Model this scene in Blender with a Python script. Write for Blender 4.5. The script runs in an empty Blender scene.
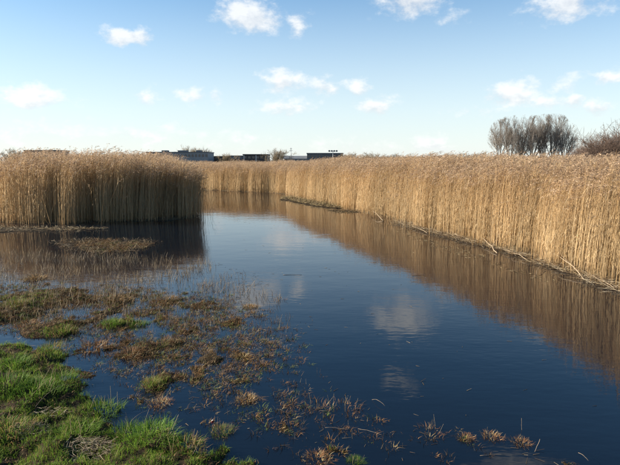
import bpy, math, random
import numpy as np
from math import radians, sin, cos, tan, atan2, asin, pi

random.seed(7)
rng = np.random.default_rng(7)
scene = bpy.context.scene
COL = scene.collection

# ------------------------------------------------------------------ camera
CAM_H, FPX, TILT = 2.6, 537.0, radians(7.58)
cam_d = bpy.data.cameras.new('camera')
cam_d.sensor_width = 36.0
cam_d.lens = 36.0 * FPX / 620.0
cam_d.clip_end = 9000
cam = bpy.data.objects.new('camera', cam_d)
cam.location = (0, 0, CAM_H)
cam.rotation_euler = (pi / 2 - TILT, 0, 0)
COL.objects.link(cam)
scene.camera = cam

# ------------------------------------------------------------------ sun, exposure
SUN_AZ, SUN_EL = radians(-86), radians(23)        # azimuth from +Y, positive to the right
sd = bpy.data.lights.new('sun', 'SUN')
sd.energy = 5.0
sd.angle = radians(0.55)
sd.color = (1.0, 0.90, 0.76)
sun = bpy.data.objects.new('sun', sd)
sun.rotation_euler = (pi / 2 - SUN_EL, 0, -SUN_AZ + pi)
sun.location = (-60, 20, 40)
COL.objects.link(sun)
scene.view_settings.view_transform = 'Standard'
scene.view_settings.look = 'None'
scene.view_settings.gamma = 1.0
scene.view_settings.exposure = 1.48
scene.cycles.max_bounces = 8
scene.cycles.transparent_max_bounces = 8

# pixel of the 620 x 465 photograph -> ray, ground point, point at a depth
def ray(px, py):
    u, v = (px - 310.0) / FPX, (py - 232.5) / FPX
    return np.array([u, cos(TILT) - v * sin(TILT), -sin(TILT) - v * cos(TILT)])
def gp(px, py, z=0.0):
    d = ray(px, py)
    t = (z - CAM_H) / d[2]
    return np.array([d[0] * t, d[1] * t])
def at(px, py, Y):
    d = ray(px, py)
    t = Y / d[1]
    return np.array([d[0] * t, Y, CAM_H + d[2] * t])

# ------------------------------------------------------------------ world: sky with small cumulus
world = bpy.data.worlds.new('World')
scene.world = world
world.use_nodes = True
wt = world.node_tree
wt.nodes.clear()
def wn(t, **kw):
    n = wt.nodes.new(t)
    for k, v in kw.items():
        setattr(n, k, v)
    return n
def wl(a, b):
    wt.links.new(a, b)
def wmath(op, a, b=None, c=None, clamp=False):
    n = wn('ShaderNodeMath', operation=op, use_clamp=clamp)
    for i, x in enumerate((a, b, c)):
        if x is None:
            continue
        if isinstance(x, (int, float)):
            n.inputs[i].default_value = x
        else:
            wl(x, n.inputs[i])
    return n.outputs[0]
SKY_STRENGTH = 0.065
sky = wn('ShaderNodeTexSky', sky_type='NISHITA')
sky.sun_disc = False
sky.sun_elevation = SUN_EL
sky.sun_rotation = SUN_AZ
sky.altitude = 0
sky.air_density = 1.0
sky.dust_density = 0.1
sky.ozone_density = 1.2
tc = wn('ShaderNodeTexCoord')
sep = wn('ShaderNodeSeparateXYZ')
wl(tc.outputs['Generated'], sep.inputs[0])
az = wmath('ARCTAN2', sep.outputs[0], sep.outputs[1])
el = wmath('ARCSINE', sep.outputs[2])
def wnoise(scale, detail, rough, seedv):
    m = wn('ShaderNodeVectorMath', operation='MULTIPLY_ADD')
    wl(tc.outputs['Generated'], m.inputs[0])
    m.inputs[1].default_value = (1, 1, 1.6)
    m.inputs[2].default_value = (seedv, seedv * .7, seedv * 1.3)
    n = wn('ShaderNodeTexNoise')
    n.inputs['Scale'].default_value = scale
    n.inputs['Detail'].default_value = detail
    n.inputs['Roughness'].default_value = rough
    wl(m.outputs[0], n.inputs['Vector'])
    return n.outputs[0]
n1 = wnoise(13, 6, .62, 3.1)
n2 = wnoise(16, 6, .62, 8.7)
n3 = wnoise(30, 5, .6, 5.2)
azw = wmath('ADD', az, wmath('MULTIPLY', wmath('SUBTRACT', n1, .5), .075))
elw = wmath('ADD', el, wmath('MULTIPLY', wmath('SUBTRACT', n2, .5), .050))
comb = wn('ShaderNodeCombineXYZ')
wl(azw, comb.inputs[0]); wl(elw, comb.inputs[1])
# cumulus: centre px, py, half width, half height (photo pixels -> angles), strength
CLOUDS = [(124, 34, 27, 11, 1.0), (250, 15, 36, 17, 1.0), (298, 24, 12, 9, .6), (408, -6, 36, 26, 1.0), (458, 17, 12, 8, .4),
          (566, -3, 46, 24, .95), (34, 98, 40, 12, .9), (146, 97, 13, 9, .6), (190, 95, 14, 8, .6), (216, 96, 10, 7, .5),
          (284, 82, 24, 13, .95), (325, 86, 20, 9, .7), (358, 87, 13, 9, .7), (377, 103, 22, 11, .9), (284, 106, 30, 8, .6),
          (514, 92, 28, 15, 1.0), (546, 102, 18, 9, .7), (572, 101, 15, 10, .85), (597, 103, 15, 9, .8), (614, 76, 18, 10, .85),
          (430, 144, 18, 9, .75), (565, 82, 14, 9, .4), (480, 110, 22, 6, .4), (130, 136, 60, 9, .5), (40, 134, 60, 10, .5),
          (240, 141, 40, 7, .4), (355, 146, 40, 6, .4), (700, 60, 50, 18, .9), (-70, 60, 50, 18, .9), (410, -85, 20, 10, .7), (120, -190, 50, 24, .8), (560, -210, 60, 26, .8)]
best = acc = None
for (px, py, hw, hh, st) in CLOUDS:
    d = ray(px, py); d = d / np.linalg.norm(d)
    a, e = atan2(d[0], d[1]), asin(d[2])
    d2 = ray(px + hw, py); d2 = d2 / np.linalg.norm(d2)
    d3 = ray(px, py - hh); d3 = d3 / np.linalg.norm(d3)
    wa, we = abs(atan2(d2[0], d2[1]) - a) / st ** .3, abs(asin(d3[2]) - e) / st ** .3
    m = wn('ShaderNodeVectorMath', operation='MULTIPLY_ADD')
    wl(comb.outputs[0], m.inputs[0])
    m.inputs[1].default_value = (1 / wa, 1 / we, 0)
    m.inputs[2].default_value = (-a / wa, -e / we, 0)
    ln = wn('ShaderNodeVectorMath', operation='LENGTH')
    wl(m.outputs[0], ln.inputs[0])
    v = wmath('MULTIPLY', wmath('SUBTRACT', 1.25, ln.outputs['Value'], clamp=False), st)
    sv = wn('ShaderNodeSeparateXYZ'); wl(m.outputs[0], sv.inputs[0])
    hv = wmath('MULTIPLY', wmath('MAXIMUM', v, 0.0), sv.outputs[1])
    acc = hv if acc is None else wmath('ADD', acc, hv)
    best = v if best is None else wmath('MAXIMUM', best, v)
# the same kind of scattered cumulus over the rest of the sky (outside the listed ones)
ng = wnoise(4.2, 7, .6, 12.4)
out_mask = wn('ShaderNodeMapRange', interpolation_type='SMOOTHSTEP')
wl(wmath('ABSOLUTE', az), out_mask.inputs[0])
out_mask.inputs[1].default_value = radians(36); out_mask.inputs[2].default_value = radians(52)
gen = wmath('MULTIPLY', wmath('MULTIPLY', wmath('SUBTRACT', ng, .60), 6.0), out_mask.outputs[0])
gen = wmath('SUBTRACT', gen, wmath('MULTIPLY', wmath('SUBTRACT', 1.0, out_mask.outputs[0]), 2.0))
best = wmath('MAXIMUM', best, gen)
dens = wn('ShaderNodeMapRange', interpolation_type='SMOOTHSTEP')
wl(wmath('ADD', best, wmath('MULTIPLY', wmath('SUBTRACT', n3, .5), 1.9)), dens.inputs[0])
dens.inputs[1].default_value = .05; dens.inputs[2].default_value = .95
fac = wmath('MULTIPLY', dens.outputs[0], .82, clamp=True)
shade = wn('ShaderNodeMapRange')
wl(wmath('ADD', n3, wmath('MULTIPLY', acc, .45)), shade.inputs[0])
shade.inputs[1].default_value = .22; shade.inputs[2].default_value = .58
ccol = wn('ShaderNodeMix', data_type='RGBA')
wl(shade.outputs[0], ccol.inputs['Factor'])
ccol.inputs['A'].default_value = (4.0, 4.25, 4.6, 1)
ccol.inputs['B'].default_value = (6.0, 6.0, 5.9, 1)
# pale winter haze low over the whole horizon
hz = wn('ShaderNodeMapRange', interpolation_type='SMOOTHSTEP')
wl(el, hz.inputs[0])
hz.inputs[1].default_value = radians(-2); hz.inputs[2].default_value = radians(22)
hz.inputs[3].default_value = .84; hz.inputs[4].default_value = 0.0
hm = wn('ShaderNodeMix', data_type='RGBA')
hsv = wn('ShaderNodeHueSaturation')
hsv.inputs['Saturation'].default_value = 1.32
wl(sky.outputs[0], hsv.inputs['Color'])
wl(hz.outputs[0], hm.inputs['Factor']); wl(hsv.outputs[0], hm.inputs['A'])
hm.inputs['B'].default_value = (4.6, 5.15, 5.55, 1)
mx = wn('ShaderNodeMix', data_type='RGBA')
wl(fac, mx.inputs['Factor']); wl(hm.outputs['Result'], mx.inputs['A']); wl(ccol.outputs['Result'], mx.inputs['B'])
bg = wn('ShaderNodeBackground')
bg.inputs['Strength'].default_value = SKY_STRENGTH
wl(mx.outputs['Result'], bg.inputs['Color'])
wo = wn('ShaderNodeOutputWorld')
wl(bg.outputs[0], wo.inputs[0])

# ------------------------------------------------------------------ helpers
def tag(o, label=None, cat=None, group=None, kind=None):
    if label: o['label'] = label
    if cat: o['category'] = cat
    if group: o['group'] = group
    if kind: o['kind'] = kind
    return o
def empty(name, loc, rz=0.0):
    o = bpy.data.objects.new(name, None)
    o.location = loc
    o.rotation_euler = (0, 0, rz)
    COL.objects.link(o)
    return o
def new_mesh(name, V, F, mat, colors=None, smooth=None):
    """V (n,3); F array (m,3) or (m,4) or list of such arrays."""
    V = np.asarray(V, dtype=np.float32)
    Fs = F if isinstance(F, list) else [F]
    me = bpy.data.meshes.new(name)
    me.vertices.add(len(V))
    me.vertices.foreach_set('co', V.ravel())
    loops = np.concatenate([np.asarray(f, dtype=np.int32).ravel() for f in Fs])
    sizes = np.concatenate([np.full(len(f), np.asarray(f).shape[1], dtype=np.int32) for f in Fs])
    starts = np.concatenate([[0], np.cumsum(sizes)[:-1]]).astype(np.int32)
    me.loops.add(len(loops))
    me.loops.foreach_set('vertex_index', loops)
    me.polygons.add(len(sizes))
    me.polygons.foreach_set('loop_start', starts)
    if smooth is not None:
        me.polygons.foreach_set('use_smooth', np.full(len(sizes), smooth, dtype=bool))
    if colors is not None:
        at_ = me.color_attributes.new('col', 'FLOAT_COLOR', 'POINT')
        C = np.ones((len(V), 4), dtype=np.float32)
        C[:, :3] = colors
        at_.data.foreach_set('color', C.ravel())
    me.update(calc_edges=True)
    me.validate()
    if mat: me.materials.append(mat)
    return me
def link(name, me, parent=None, loc=None):
    o = bpy.data.objects.new(name, me)
    if loc is not None: o.location = loc
    o.parent = parent
    COL.objects.link(o)
    return o
class Bag:
    """collects vertex/face arrays"""
    def __init__(s): s.V, s.T, s.Q, s.C, s.n = [], [], [], [], 0
    def add(s, V, T=None, Q=None, C=None):
        V = np.asarray(V, dtype=np.float64).reshape(-1, 3)
        if T is not None and len(T): s.T.append(np.asarray(T) + s.n)
        if Q is not None and len(Q): s.Q.append(np.asarray(Q) + s.n)
        c = np.ones((len(V), 3)) * (np.asarray(C) if C is not None else 1.0)
        s.C.append(c)
        s.V.append(V); s.n += len(V)
    def mesh(s, name, mat, smooth=None):
        F = []
        if s.T: F.append(np.concatenate(s.T))
        if s.Q: F.append(np.concatenate(s.Q))
        return new_mesh(name, np.concatenate(s.V), F, mat, np.concatenate(s.C), smooth)
def norm(a):
    return a / np.maximum(np.linalg.norm(a, axis=-1, keepdims=True), 1e-9)
def blades(bag, P, H, W, yaw, lean, bend, C0, C1, face=None):
    """curved grass blades: base P (n,3), height, width, lean direction yaw, lean+bend tangents, colours root/tip"""
    n = len(P)
    L = np.stack([np.cos(yaw), np.sin(yaw), np.zeros(n)], 1)
    fy = yaw + pi / 2 + rng.normal(0, .7, n) if face is None else face
    S = np.stack([np.cos(fy), np.sin(fy), np.zeros(n)], 1) * W[:, None] * .5
    up = np.array([0, 0, 1.0])
    M = P + up * (H * .55)[:, None] + L * (H * lean * .5)[:, None]
    T = P + up * (H * np.clip(1 - bend * .35, .1, 1))[:, None] + L * (H * (lean + bend * .75))[:, None]
    V = np.stack([P - S, P + S, M - S * .8, M + S * .8, T], 1).reshape(-1, 3)
    b = np.arange(n)[:, None] * 5
    T_ = (b[:, None, :] + np.array([[0, 1, 3], [0, 3, 2], [2, 3, 4]])[None]).reshape(-1, 3)
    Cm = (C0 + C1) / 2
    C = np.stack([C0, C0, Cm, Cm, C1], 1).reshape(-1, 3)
    bag.add(V, T=T_, C=C)
def prisms(bag, A, B, ra, rb, C, sides=3, Cb=None):
    """independent tapered prisms A->B"""
    A, B = np.asarray(A, float), np.asarray(B, float)
    n = len(A)
    d = norm(B - A)
    ref = np.where(np.abs(d[:, 2:3]) > .9, np.array([[1.0, 0, 0]]), np.array([[0, 0, 1.0]]))
    u = norm(np.cross(d, ref)); v = np.cross(d, u)
    an = np.arange(sides) * 2 * pi / sides
    ring = u[:, None] * np.cos(an)[None, :, None] + v[:, None] * np.sin(an)[None, :, None]
    VA = A[:, None] + ring * np.asarray(ra).reshape(-1, 1, 1)
    VB = B[:, None] + ring * np.asarray(rb).reshape(-1, 1, 1)
    V = np.concatenate([VA, VB], 1).reshape(-1, 3)
    k = np.arange(sides); k2 = (k + 1) % sides
    q = np.stack([k, k2, k2 + sides, k + sides], 1)
    Q = (np.arange(n)[:, None, None] * 2 * sides + q[None]).reshape(-1, 4)
    C = np.ones((n, 3)) * np.asarray(C)
    Cb = C if Cb is None else np.ones((n, 3)) * np.asarray(Cb)
    CC = np.concatenate([np.repeat(C[:, None], sides, 1), np.repeat(Cb[:, None], sides, 1)], 1).reshape(-1, 3)
    bag.add(V, Q=Q, C=CC)
def tube(bag, pts, radii, C, sides=6):
    """one continuous tube with closed ends along a polyline"""
    pts = np.asarray(pts, float); n = len(pts)
    d = norm(np.gradient(pts, axis=0))
    ref = np.array([0.3, 0.2, 1.0]); ref /= np.linalg.norm(ref)
    if abs(d[0] @ ref) > .9: ref = np.array([1.0, 0, 0])
    u = norm(np.cross(d, ref)); v = np.cross(d, u)
    an = np.arange(sides) * 2 * pi / sides
    V = (pts[:, None] + (u[:, None] * np.cos(an)[None, :, None] + v[:, None] * np.sin(an)[None, :, None]) * np.asarray(radii).reshape(-1, 1, 1)).reshape(-1, 3)
    Q = []
    for i in range(n - 1):
        for k in range(sides):
            k2 = (k + 1) % sides
            Q.append((i * sides + k, i * sides + k2, (i + 1) * sides + k2, (i + 1) * sides + k))
    V = np.concatenate([V, pts[:1], pts[-1:]])
    T = [(n * sides, (k + 1) % sides, k) for k in range(sides)] + [(n * sides + 1, (n - 1) * sides + k, (n - 1) * sides + (k + 1) % sides) for k in range(sides)]
    bag.add(V, T=np.array(T), Q=np.array(Q), C=C)
def box(bag, x0, x1, y0, y1, z0, z1, C=(1, 1, 1)):
    V = [(x, y, z) for z in (z0, z1) for y in (y0, y1) for x in (x0, x1)]
    Q = [(0, 2, 3, 1), (4, 5, 7, 6), (0, 1, 5, 4), (2, 6, 7, 3), (0, 4, 6, 2), (1, 3, 7, 5)]
    bag.add(V, Q=np.array(Q), C=C)
# value noise
_tab = rng.random((256, 256))
def vnoise(x, y):
    xi, yi = np.floor(x).astype(int), np.floor(y).astype(int)
    fx, fy = x - xi, y - yi
    fx, fy = fx * fx * (3 - 2 * fx), fy * fy * (3 - 2 * fy)
    a = _tab[xi & 255, yi & 255]; b = _tab[(xi + 1) & 255, yi & 255]
    c = _tab[xi & 255, (yi + 1) & 255]; d = _tab[(xi + 1) & 255, (yi + 1) & 255]
    return (a * (1 - fx) + b * fx) * (1 - fy) + (c * (1 - fx) + d * fx) * fy
def fbm(x, y, o=4):
    s, a, t = 0, .5, 0
    for i in range(o):
        s = s + a * vnoise(x * 2 ** i + 17.3 * i, y * 2 ** i + 9.1 * i); t += a; a *= .55
    return s / t
def sdist(poly, x, y):
    """signed distance, positive inside"""
    poly = np.asarray(poly, float)
    x, y = np.asarray(x, float), np.asarray(y, float)
    best = np.full(x.shape, 1e18); ins = np.zeros(x.shape, bool)
    for i in range(len(poly)):
        x0, y0 = poly[i]; x1, y1 = poly[(i + 1) % len(poly)]
        dx, dy = x1 - x0, y1 - y0
        t = np.clip(((x - x0) * dx + (y - y0) * dy) / (dx * dx + dy * dy + 1e-12), 0, 1)
        best = np.minimum(best, (x - x0 - t * dx) ** 2 + (y - y0 - t * dy) ** 2)
        c = (y0 > y) != (y1 > y)
        with np.errstate(divide='ignore', invalid='ignore'):
            xi = (x1 - x0) * (y - y0) / (y1 - y0 + 1e-12) + x0
        ins ^= c & (x < xi)
    return np.where(ins, 1, -1) * np.sqrt(best)
def sstep(a, b, v):
    t = np.clip((v - a) / (b - a), 0, 1)
    return t * t * (3 - 2 * t)
def lerp(a, b, t):
    return a + (b - a) * t

# ------------------------------------------------------------------ materials
def material(name):
    m = bpy.data.materials.new(name)
    m.use_nodes = True
    nt = m.node_tree
    return m, nt, nt.nodes['Principled BSDF']
def nd(nt, t, **kw):
    n = nt.nodes.new(t)
    for k, v in kw.items(): setattr(n, k, v)
    return n
def plant_material(name, trans=.35, rough=.6, spec=.25, var=.35, tint=(1, 1, 1)):
    """vertex colour of the plant, varied per instance, partly translucent"""
    m, nt, p = material(name)
    a = nd(nt, 'ShaderNodeAttribute', attribute_name='col')
    oi = nd(nt, 'ShaderNodeObjectInfo')
    nz = nd(nt, 'ShaderNodeTexNoise'); nz.inputs['Scale'].default_value = 1.3; nz.inputs['Detail'].default_value = 3
    geo = nd(nt, 'ShaderNodeNewGeometry')
    nt.links.new(geo.outputs['Position'], nz.inputs['Vector'])
    ad = nd(nt, 'ShaderNodeMath', operation='ADD')
    nt.links.new(oi.outputs['Random'], ad.inputs[0]); nt.links.new(nz.outputs[0], ad.inputs[1])
    mr = nd(nt, 'ShaderNodeMapRange')
    nt.links.new(ad.outputs[0], mr.inputs[0])
    mr.inputs[1].default_value = .2; mr.inputs[2].default_value = 1.6
    mr.inputs[3].default_value = 1 - var; mr.inputs[4].default_value = 1 + var
    mu = nd(nt, 'ShaderNodeMix', data_type='RGBA', blend_type='MULTIPLY'); mu.inputs['Factor'].default_value = 1
    nt.links.new(a.outputs['Color'], mu.inputs['A']); nt.links.new(mr.outputs[0], mu.inputs['B'])
    m2 = nd(nt, 'ShaderNodeMix', data_type='RGBA', blend_type='MULTIPLY'); m2.inputs['Factor'].default_value = 1
    nt.links.new(mu.outputs['Result'], m2.inputs['A']); m2.inputs['B'].default_value = (*tint, 1)
    nt.links.new(m2.outputs['Result'], p.inputs['Base Color'])
    p.inputs['Roughness'].default_value = rough
    p.inputs['Specular IOR Level'].default_value = spec
    if trans > 0:
        tr = nd(nt, 'ShaderNodeBsdfTranslucent')
        nt.links.new(m2.outputs['Result'], tr.inputs['Color'])
        ms = nd(nt, 'ShaderNodeMixShader'); ms.inputs[0].default_value = trans
        nt.links.new(p.outputs[0], ms.inputs[1]); nt.links.new(tr.outputs[0], ms.inputs[2])
        nt.links.new(ms.outputs[0], nt.nodes['Material Output'].inputs['Surface'])
    return m
def solid(name, col, rough=.8, var=.2, scale=2.0, spec=.3, bump=0.0, metallic=0.0):
    m, nt, p = material(name)
    tcn = nd(nt, 'ShaderNodeTexCoord')
    nz = nd(nt, 'ShaderNodeTexNoise'); nz.inputs['Scale'].default_value = scale; nz.inputs['Detail'].default_value = 6
    nt.links.new(tcn.outputs['Object'], nz.inputs['Vector'])
    mr = nd(nt, 'ShaderNodeMapRange'); nt.links.new(nz.outputs[0], mr.inputs[0])
    mr.inputs[1].default_value = .3; mr.inputs[2].default_value = .7
    mr.inputs[3].default_value = 1 - var; mr.inputs[4].default_value = 1 + var
    mu = nd(nt, 'ShaderNodeMix', data_type='RGBA', blend_type='MULTIPLY'); mu.inputs['Factor'].default_value = 1
    mu.inputs['A'].default_value = (*col, 1); nt.links.new(mr.outputs[0], mu.inputs['B'])
    nt.links.new(mu.outputs['Result'], p.inputs['Base Color'])
    p.inputs['Roughness'].default_value = rough; p.inputs['Specular IOR Level'].default_value = spec
    p.inputs['Metallic'].default_value = metallic
    if bump:
        b = nd(nt, 'ShaderNodeBump'); b.inputs['Strength'].default_value = bump; b.inputs['Distance'].default_value = .02
        nt.links.new(nz.outputs[0], b.inputs['Height']); nt.links.new(b.outputs[0], p.inputs['Normal'])
    return m

M_REED = plant_material('dry_reed', trans=.42, rough=.6, spec=.2, var=.22)
M_GRASS = plant_material('green_grass', trans=.40, rough=.6, spec=.12, var=.25)
M_DEAD = plant_material('dead_plants', trans=.25, rough=.7, spec=.2, var=.3)
M_STRAW = plant_material('pale_straw', trans=.2, rough=.55, spec=.3, var=.2)
M_BARK = plant_material('bare_bark', trans=0, rough=.85, spec=.2, var=.15)
M_WOOD = solid('weathered_wood', (.27, .205, .135), .75, .3, 14, .3, .3)
M_DARKWOOD = solid('wet_dark_wood', (.07, .05, .035), .5, .4, 14, .4, .3)

# water: dark peaty water, faint ripples
def water_material():
    m, nt, p = material('pond_water')
    p.inputs['Base Color'].default_value = (.003, .0052, .0095, 1)
    p.inputs['Roughness'].default_value = .015
    p.inputs['IOR'].default_value = 1.333
    p.inputs['Specular IOR Level'].default_value = .5
    geo = nd(nt, 'ShaderNodeNewGeometry')
    def nz(scale, detail, sx, sy, rot):
        mp = nd(nt, 'ShaderNodeMapping'); mp.inputs['Scale'].default_value = (sx, sy, 1); mp.inputs['Rotation'].default_value = (0, 0, rot)
        nt.links.new(geo.outputs['Position'], mp.inputs['Vector'])
        n = nd(nt, 'ShaderNodeTexNoise'); n.inputs['Scale'].default_value = scale; n.inputs['Detail'].default_value = detail
        nt.links.new(mp.outputs[0], n.inputs['Vector'])
        return n.outputs[0]
    a = nz(7.0, 2, .6, 1.5, .25)
    b = nz(1.2, 2, .7, 1.2, -.3)
    patch = nz(.16, 2, 1, .6, .4)          # patches of breeze
    mr = nd(nt, 'ShaderNodeMapRange'); nt.links.new(patch, mr.inputs[0])
    mr.inputs[1].default_value = .35; mr.inputs[2].default_value = .7; mr.inputs[3].default_value = .25; mr.inputs[4].default_value = 1.0
    mu = nd(nt, 'ShaderNodeMath', operation='MULTIPLY'); nt.links.new(a, mu.inputs[0]); nt.links.new(mr.outputs[0], mu.inputs[1])
    b1 = nd(nt, 'ShaderNodeBump'); b1.inputs['Strength'].default_value = 1; b1.inputs['Distance'].default_value = .0022
    nt.links.new(mu.outputs[0], b1.inputs['Height'])
    b2 = nd(nt, 'ShaderNodeBump'); b2.inputs['Strength'].default_value = 1; b2.inputs['Distance'].default_value = .004
    nt.links.new(b, b2.inputs['Height']); nt.links.new(b1.outputs[0], b2.inputs['Normal'])
    nt.links.new(b2.outputs[0], p.inputs['Normal'])
    return m
M_WATER = water_material()
def ground_material(name, dark, mid, light, scale=3.0, bump=.6):
    m, nt, p = material(name)
    geo = nd(nt, 'ShaderNodeNewGeometry')
    n = nd(nt, 'ShaderNodeTexNoise'); n.inputs['Scale'].default_value = scale; n.inputs['Detail'].default_value = 9; n.inputs['Roughness'].default_value = .65
    nt.links.new(geo.outputs['Position'], n.inputs['Vector'])
    cr = nd(nt, 'ShaderNodeValToRGB'); nt.links.new(n.outputs[0], cr.inputs[0])
    e = cr.color_ramp.elements
    e[0].position = .32; e[0].color = (*dark, 1); e[1].position = .70; e[1].color = (*light, 1)
    k = e.new(.5); k.color = (*mid, 1)
    nt.links.new(cr.outputs[0], p.inputs['Base Color'])
    p.inputs['Roughness'].default_value = .9; p.inputs['Specular IOR Level'].default_value = .08
    n2_ = nd(nt, 'ShaderNodeTexNoise'); n2_.inputs['Scale'].default_value = 40; n2_.inputs['Detail'].default_value = 5
    nt.links.new(geo.outputs['Position'], n2_.inputs['Vector'])
    b = nd(nt, 'ShaderNodeBump'); b.inputs['Strength'].default_value = bump; b.inputs['Distance'].default_value = .02
    nt.links.new(n2_.outputs[0], b.inputs['Height']); nt.links.new(b.outputs[0], p.inputs['Normal'])
    return m
M_GROUND = ground_material('marsh_soil', (.030, .022, .014), (.07, .052, .03), (.13, .10, .055), .8)
M_MUD = ground_material('wet_mud', (.010, .0075, .004), (.024, .017, .009), (.05, .034, .016), 9.0, .6)

# ------------------------------------------------------------------ layout outlines
R_EDGE = [gp(*p) for p in [(900, 390), (760, 336), (690, 311), (620, 287), (585, 276), (560, 267), (530, 257), (500, 248), (475, 242), (455, 238), (432, 232), (412, 226), (396, 221), (378, 216),
                           (352, 210), (326, 203.5), (304, 199), (288, 195.5)]]
F_EDGE = [gp(*p) for p in [(288, 195.5), (270, 192.5), (250, 192), (228, 191), (205, 190), (190, 189), (150, 188), (90, 187), (20, 187)]]
def offset_back(edge, dists):
    return [np.array([p[0] + dx, p[1] + dy]) for p, (dx, dy) in zip(edge, dists)]
R_BACK = [np.array(p) for p in [(4.0, 75.0), (14, 60), (17, 45), (19, 33), (20.5, 24), (20.5, 12), (20, 6)]]
RIGHT_POLY = list(R_EDGE) + R_BACK
F_BACK = [np.array(p) for p in [(-40, 74), (-20, 72), (-8, 74), (3.5, 75.5)]]
FAR_POLY = list(F_EDGE) + F_BACK
LEFT_POLY = [gp(*p) for p in [(-22, 222.5), (20, 223), (60, 224), (110, 222.5), (150, 221), (185, 218.8), (197, 217)]] + \
            [np.array(p) for p in [(-5.3, 26.0), (-6.6, 30), (-9, 34), (-15, 34.5), (-15.5, 29), (-14.8, 26)]]
# land: everything behind the pond edges
LAND_R = list(R_EDGE) + list(F_EDGE)[1:] + [np.array(p) for p in [(-60, 56), (-3000, 60), (-3000, 6000), (3000, 6000), (3000, 4.0)]]
LAND_L = [np.array(p) for p in [(-22, 18), (-24, 30), (-30, 57), (-3000, 60), (-3000, -60), (-24, -60), (-21, 5)]]
MARSH = [gp(*p) for p in [(-140, 276), (20, 275), (110, 274), (190, 280), (250, 292), (285, 330), (300, 365), (360, 400), (430, 425), (520, 440), (548, 452), (560, 470), (540, 520), (-140, 520)]]
BANK = [gp(*p) for p in [(-140, 335), (-20, 348), (30, 343), (62, 352), (86, 376), (98, 402), (130, 421), (170, 431), (212, 441), (255, 452), (300, 464), (360, 480), (520, 490), (700, 500), (900, 500)]] + \
       [np.array(p) for p in [(7, -8), (-12, -8)]]
BANK = np.array(BANK)

# hummocks of the foreground: px, py, half width, half depth in metres, height above water
HUM = [(25, 303, .75, .85, .10), (5, 318, .5, .5, .12), (55, 330, .62, .55, .10), (125, 325, .42, .22, .05), (98, 347, .42, .35, .07),
       (140, 352, .42, .35, .06), (116, 300, .45, .4, .035), (60, 292, .5, .4, .03), (165, 300, .35, .4, .035), (188, 330, .22, .3, .03),
       (100, 371, .22, .2, .03), (152, 385, .2, .25, .03), (243, 357, .16, .12, .03), (170, 345, .2, .2, .03),
       (235, 322, .25, .3, .0), (248, 400, .14, .1, .01), (325, 408, .28, .08, .005), (150, 415, .22, .15, .03), (75, 300, .3, .3, .03),
       (470, 441, .30, .09, .005), (205, 425, .15, .12, .02), (345, 452, .22, .1, .01), (570, 464, .22, .10, .004), (200, 305, .3, .4, .0),
       (110, 312, .3, .2, .02), (80, 318, .25, .2, .02), (210, 360, .15, .15, .01), (130, 400, .2, .15, .02), (400, 432, .25, .08, .0)]
HUMW = [(*gp(a, b), w, d, h) for a, b, w, d, h in HUM]
def bank_h(x, y):
    s = sdist(MARSH, x, y)
    n = fbm(x * 2.3, y * 1.6, 4) - .5
    nf = fbm(x * 9 + 40, y * 8 + 11, 3) - .5
    h = lerp(-.30, -.036, sstep(-.5, 1.1, s)) + n * .13 * sstep(-.2, .8, s) + nf * .05 * sstep(-.3, .3, s)
    for hx, hy, w, d, t in HUMW:
        g = np.exp(-(((x - hx) / w) ** 2 + ((y - hy) / d) ** 2) ** 1.3)
        h = np.maximum(h, lerp(h, t * .6 - .012 + n * .14 + nf * .11, g))
    b = sdist(BANK, x, y)
    land = .035 + .08 * sstep(0, 1.0, b) + n * .17 + nf * .13 + .30 * np.clip(4.0 - y, 0, 3)
    h = lerp(h, np.maximum(h, land), sstep(-.15, .30, b))
    return h

# ------------------------------------------------------------------ ground sheet
def axis(lo, a, b, hi, step, g=1.28):
    mid = list(np.arange(a, b, step)); L, R_, s = [], [], step
    x = a
    while x > lo: s *= g; x -= s; L.append(x)
    x, s = mid[-1], step
    while x < hi: s *= g; x += s; R_.append(x)
    return np.array(L[::-1] + mid + R_)
gx, gy = axis(-3500, -26, 24, 3500, .25), axis(-60, 0, 62, 5200, .25)
X, Y = np.meshgrid(gx, gy)
sr = np.maximum.reduce([sdist(LAND_R, X, Y), sdist(LEFT_POLY, X, Y), sdist(LAND_L, X, Y)])
nn = fbm(X * .8, Y * .8, 4) - .5
Z = lerp(-.45, .06, sstep(-.75, .35, sr + nn * .5)) + nn * .10 * (sr > -2)
Z += np.where(np.hypot(X, Y) > 90, .0, 0)
nx, ny = len(gx), len(gy)
V = np.stack([X, Y, Z], -1).reshape(-1, 3)
ii, jj = np.meshgrid(np.arange(nx - 1), np.arange(ny - 1))
k0 = (jj * nx + ii).ravel()
Qd = np.stack([k0, k0 + 1, k0 + nx + 1, k0 + nx], 1)
g = link('ground', new_mesh('ground', V, Qd, M_GROUND, smooth=True))
tag(g, kind='structure')
# near marsh bank
gx2, gy2 = np.arange(-9.0, 4.2, .045), np.concatenate([np.arange(-2, 3.6, .2), np.arange(3.6, 15.5, .045)])
X, Y = np.meshgrid(gx2, gy2)
Z = bank_h(X, Y)
nx, ny = len(gx2), len(gy2)
ii, jj = np.meshgrid(np.arange(nx - 1), np.arange(ny - 1))
k0 = (jj * nx + ii).ravel()
g = link('marsh_bank', new_mesh('marsh_bank', np.stack([X, Y, Z], -1).reshape(-1, 3), np.stack([k0, k0 + 1, k0 + nx + 1, k0 + nx], 1), M_MUD, smooth=True))
tag(g, kind='structure')
# water
wV = [(-34, -20, 0), (30, -20, 0), (30, 64, 0), (-34, 64, 0)]
w = link('pond_water', new_mesh('pond_water', wV, np.array([[0, 1, 2, 3]]), M_WATER))
tag(w, kind='structure')
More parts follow.
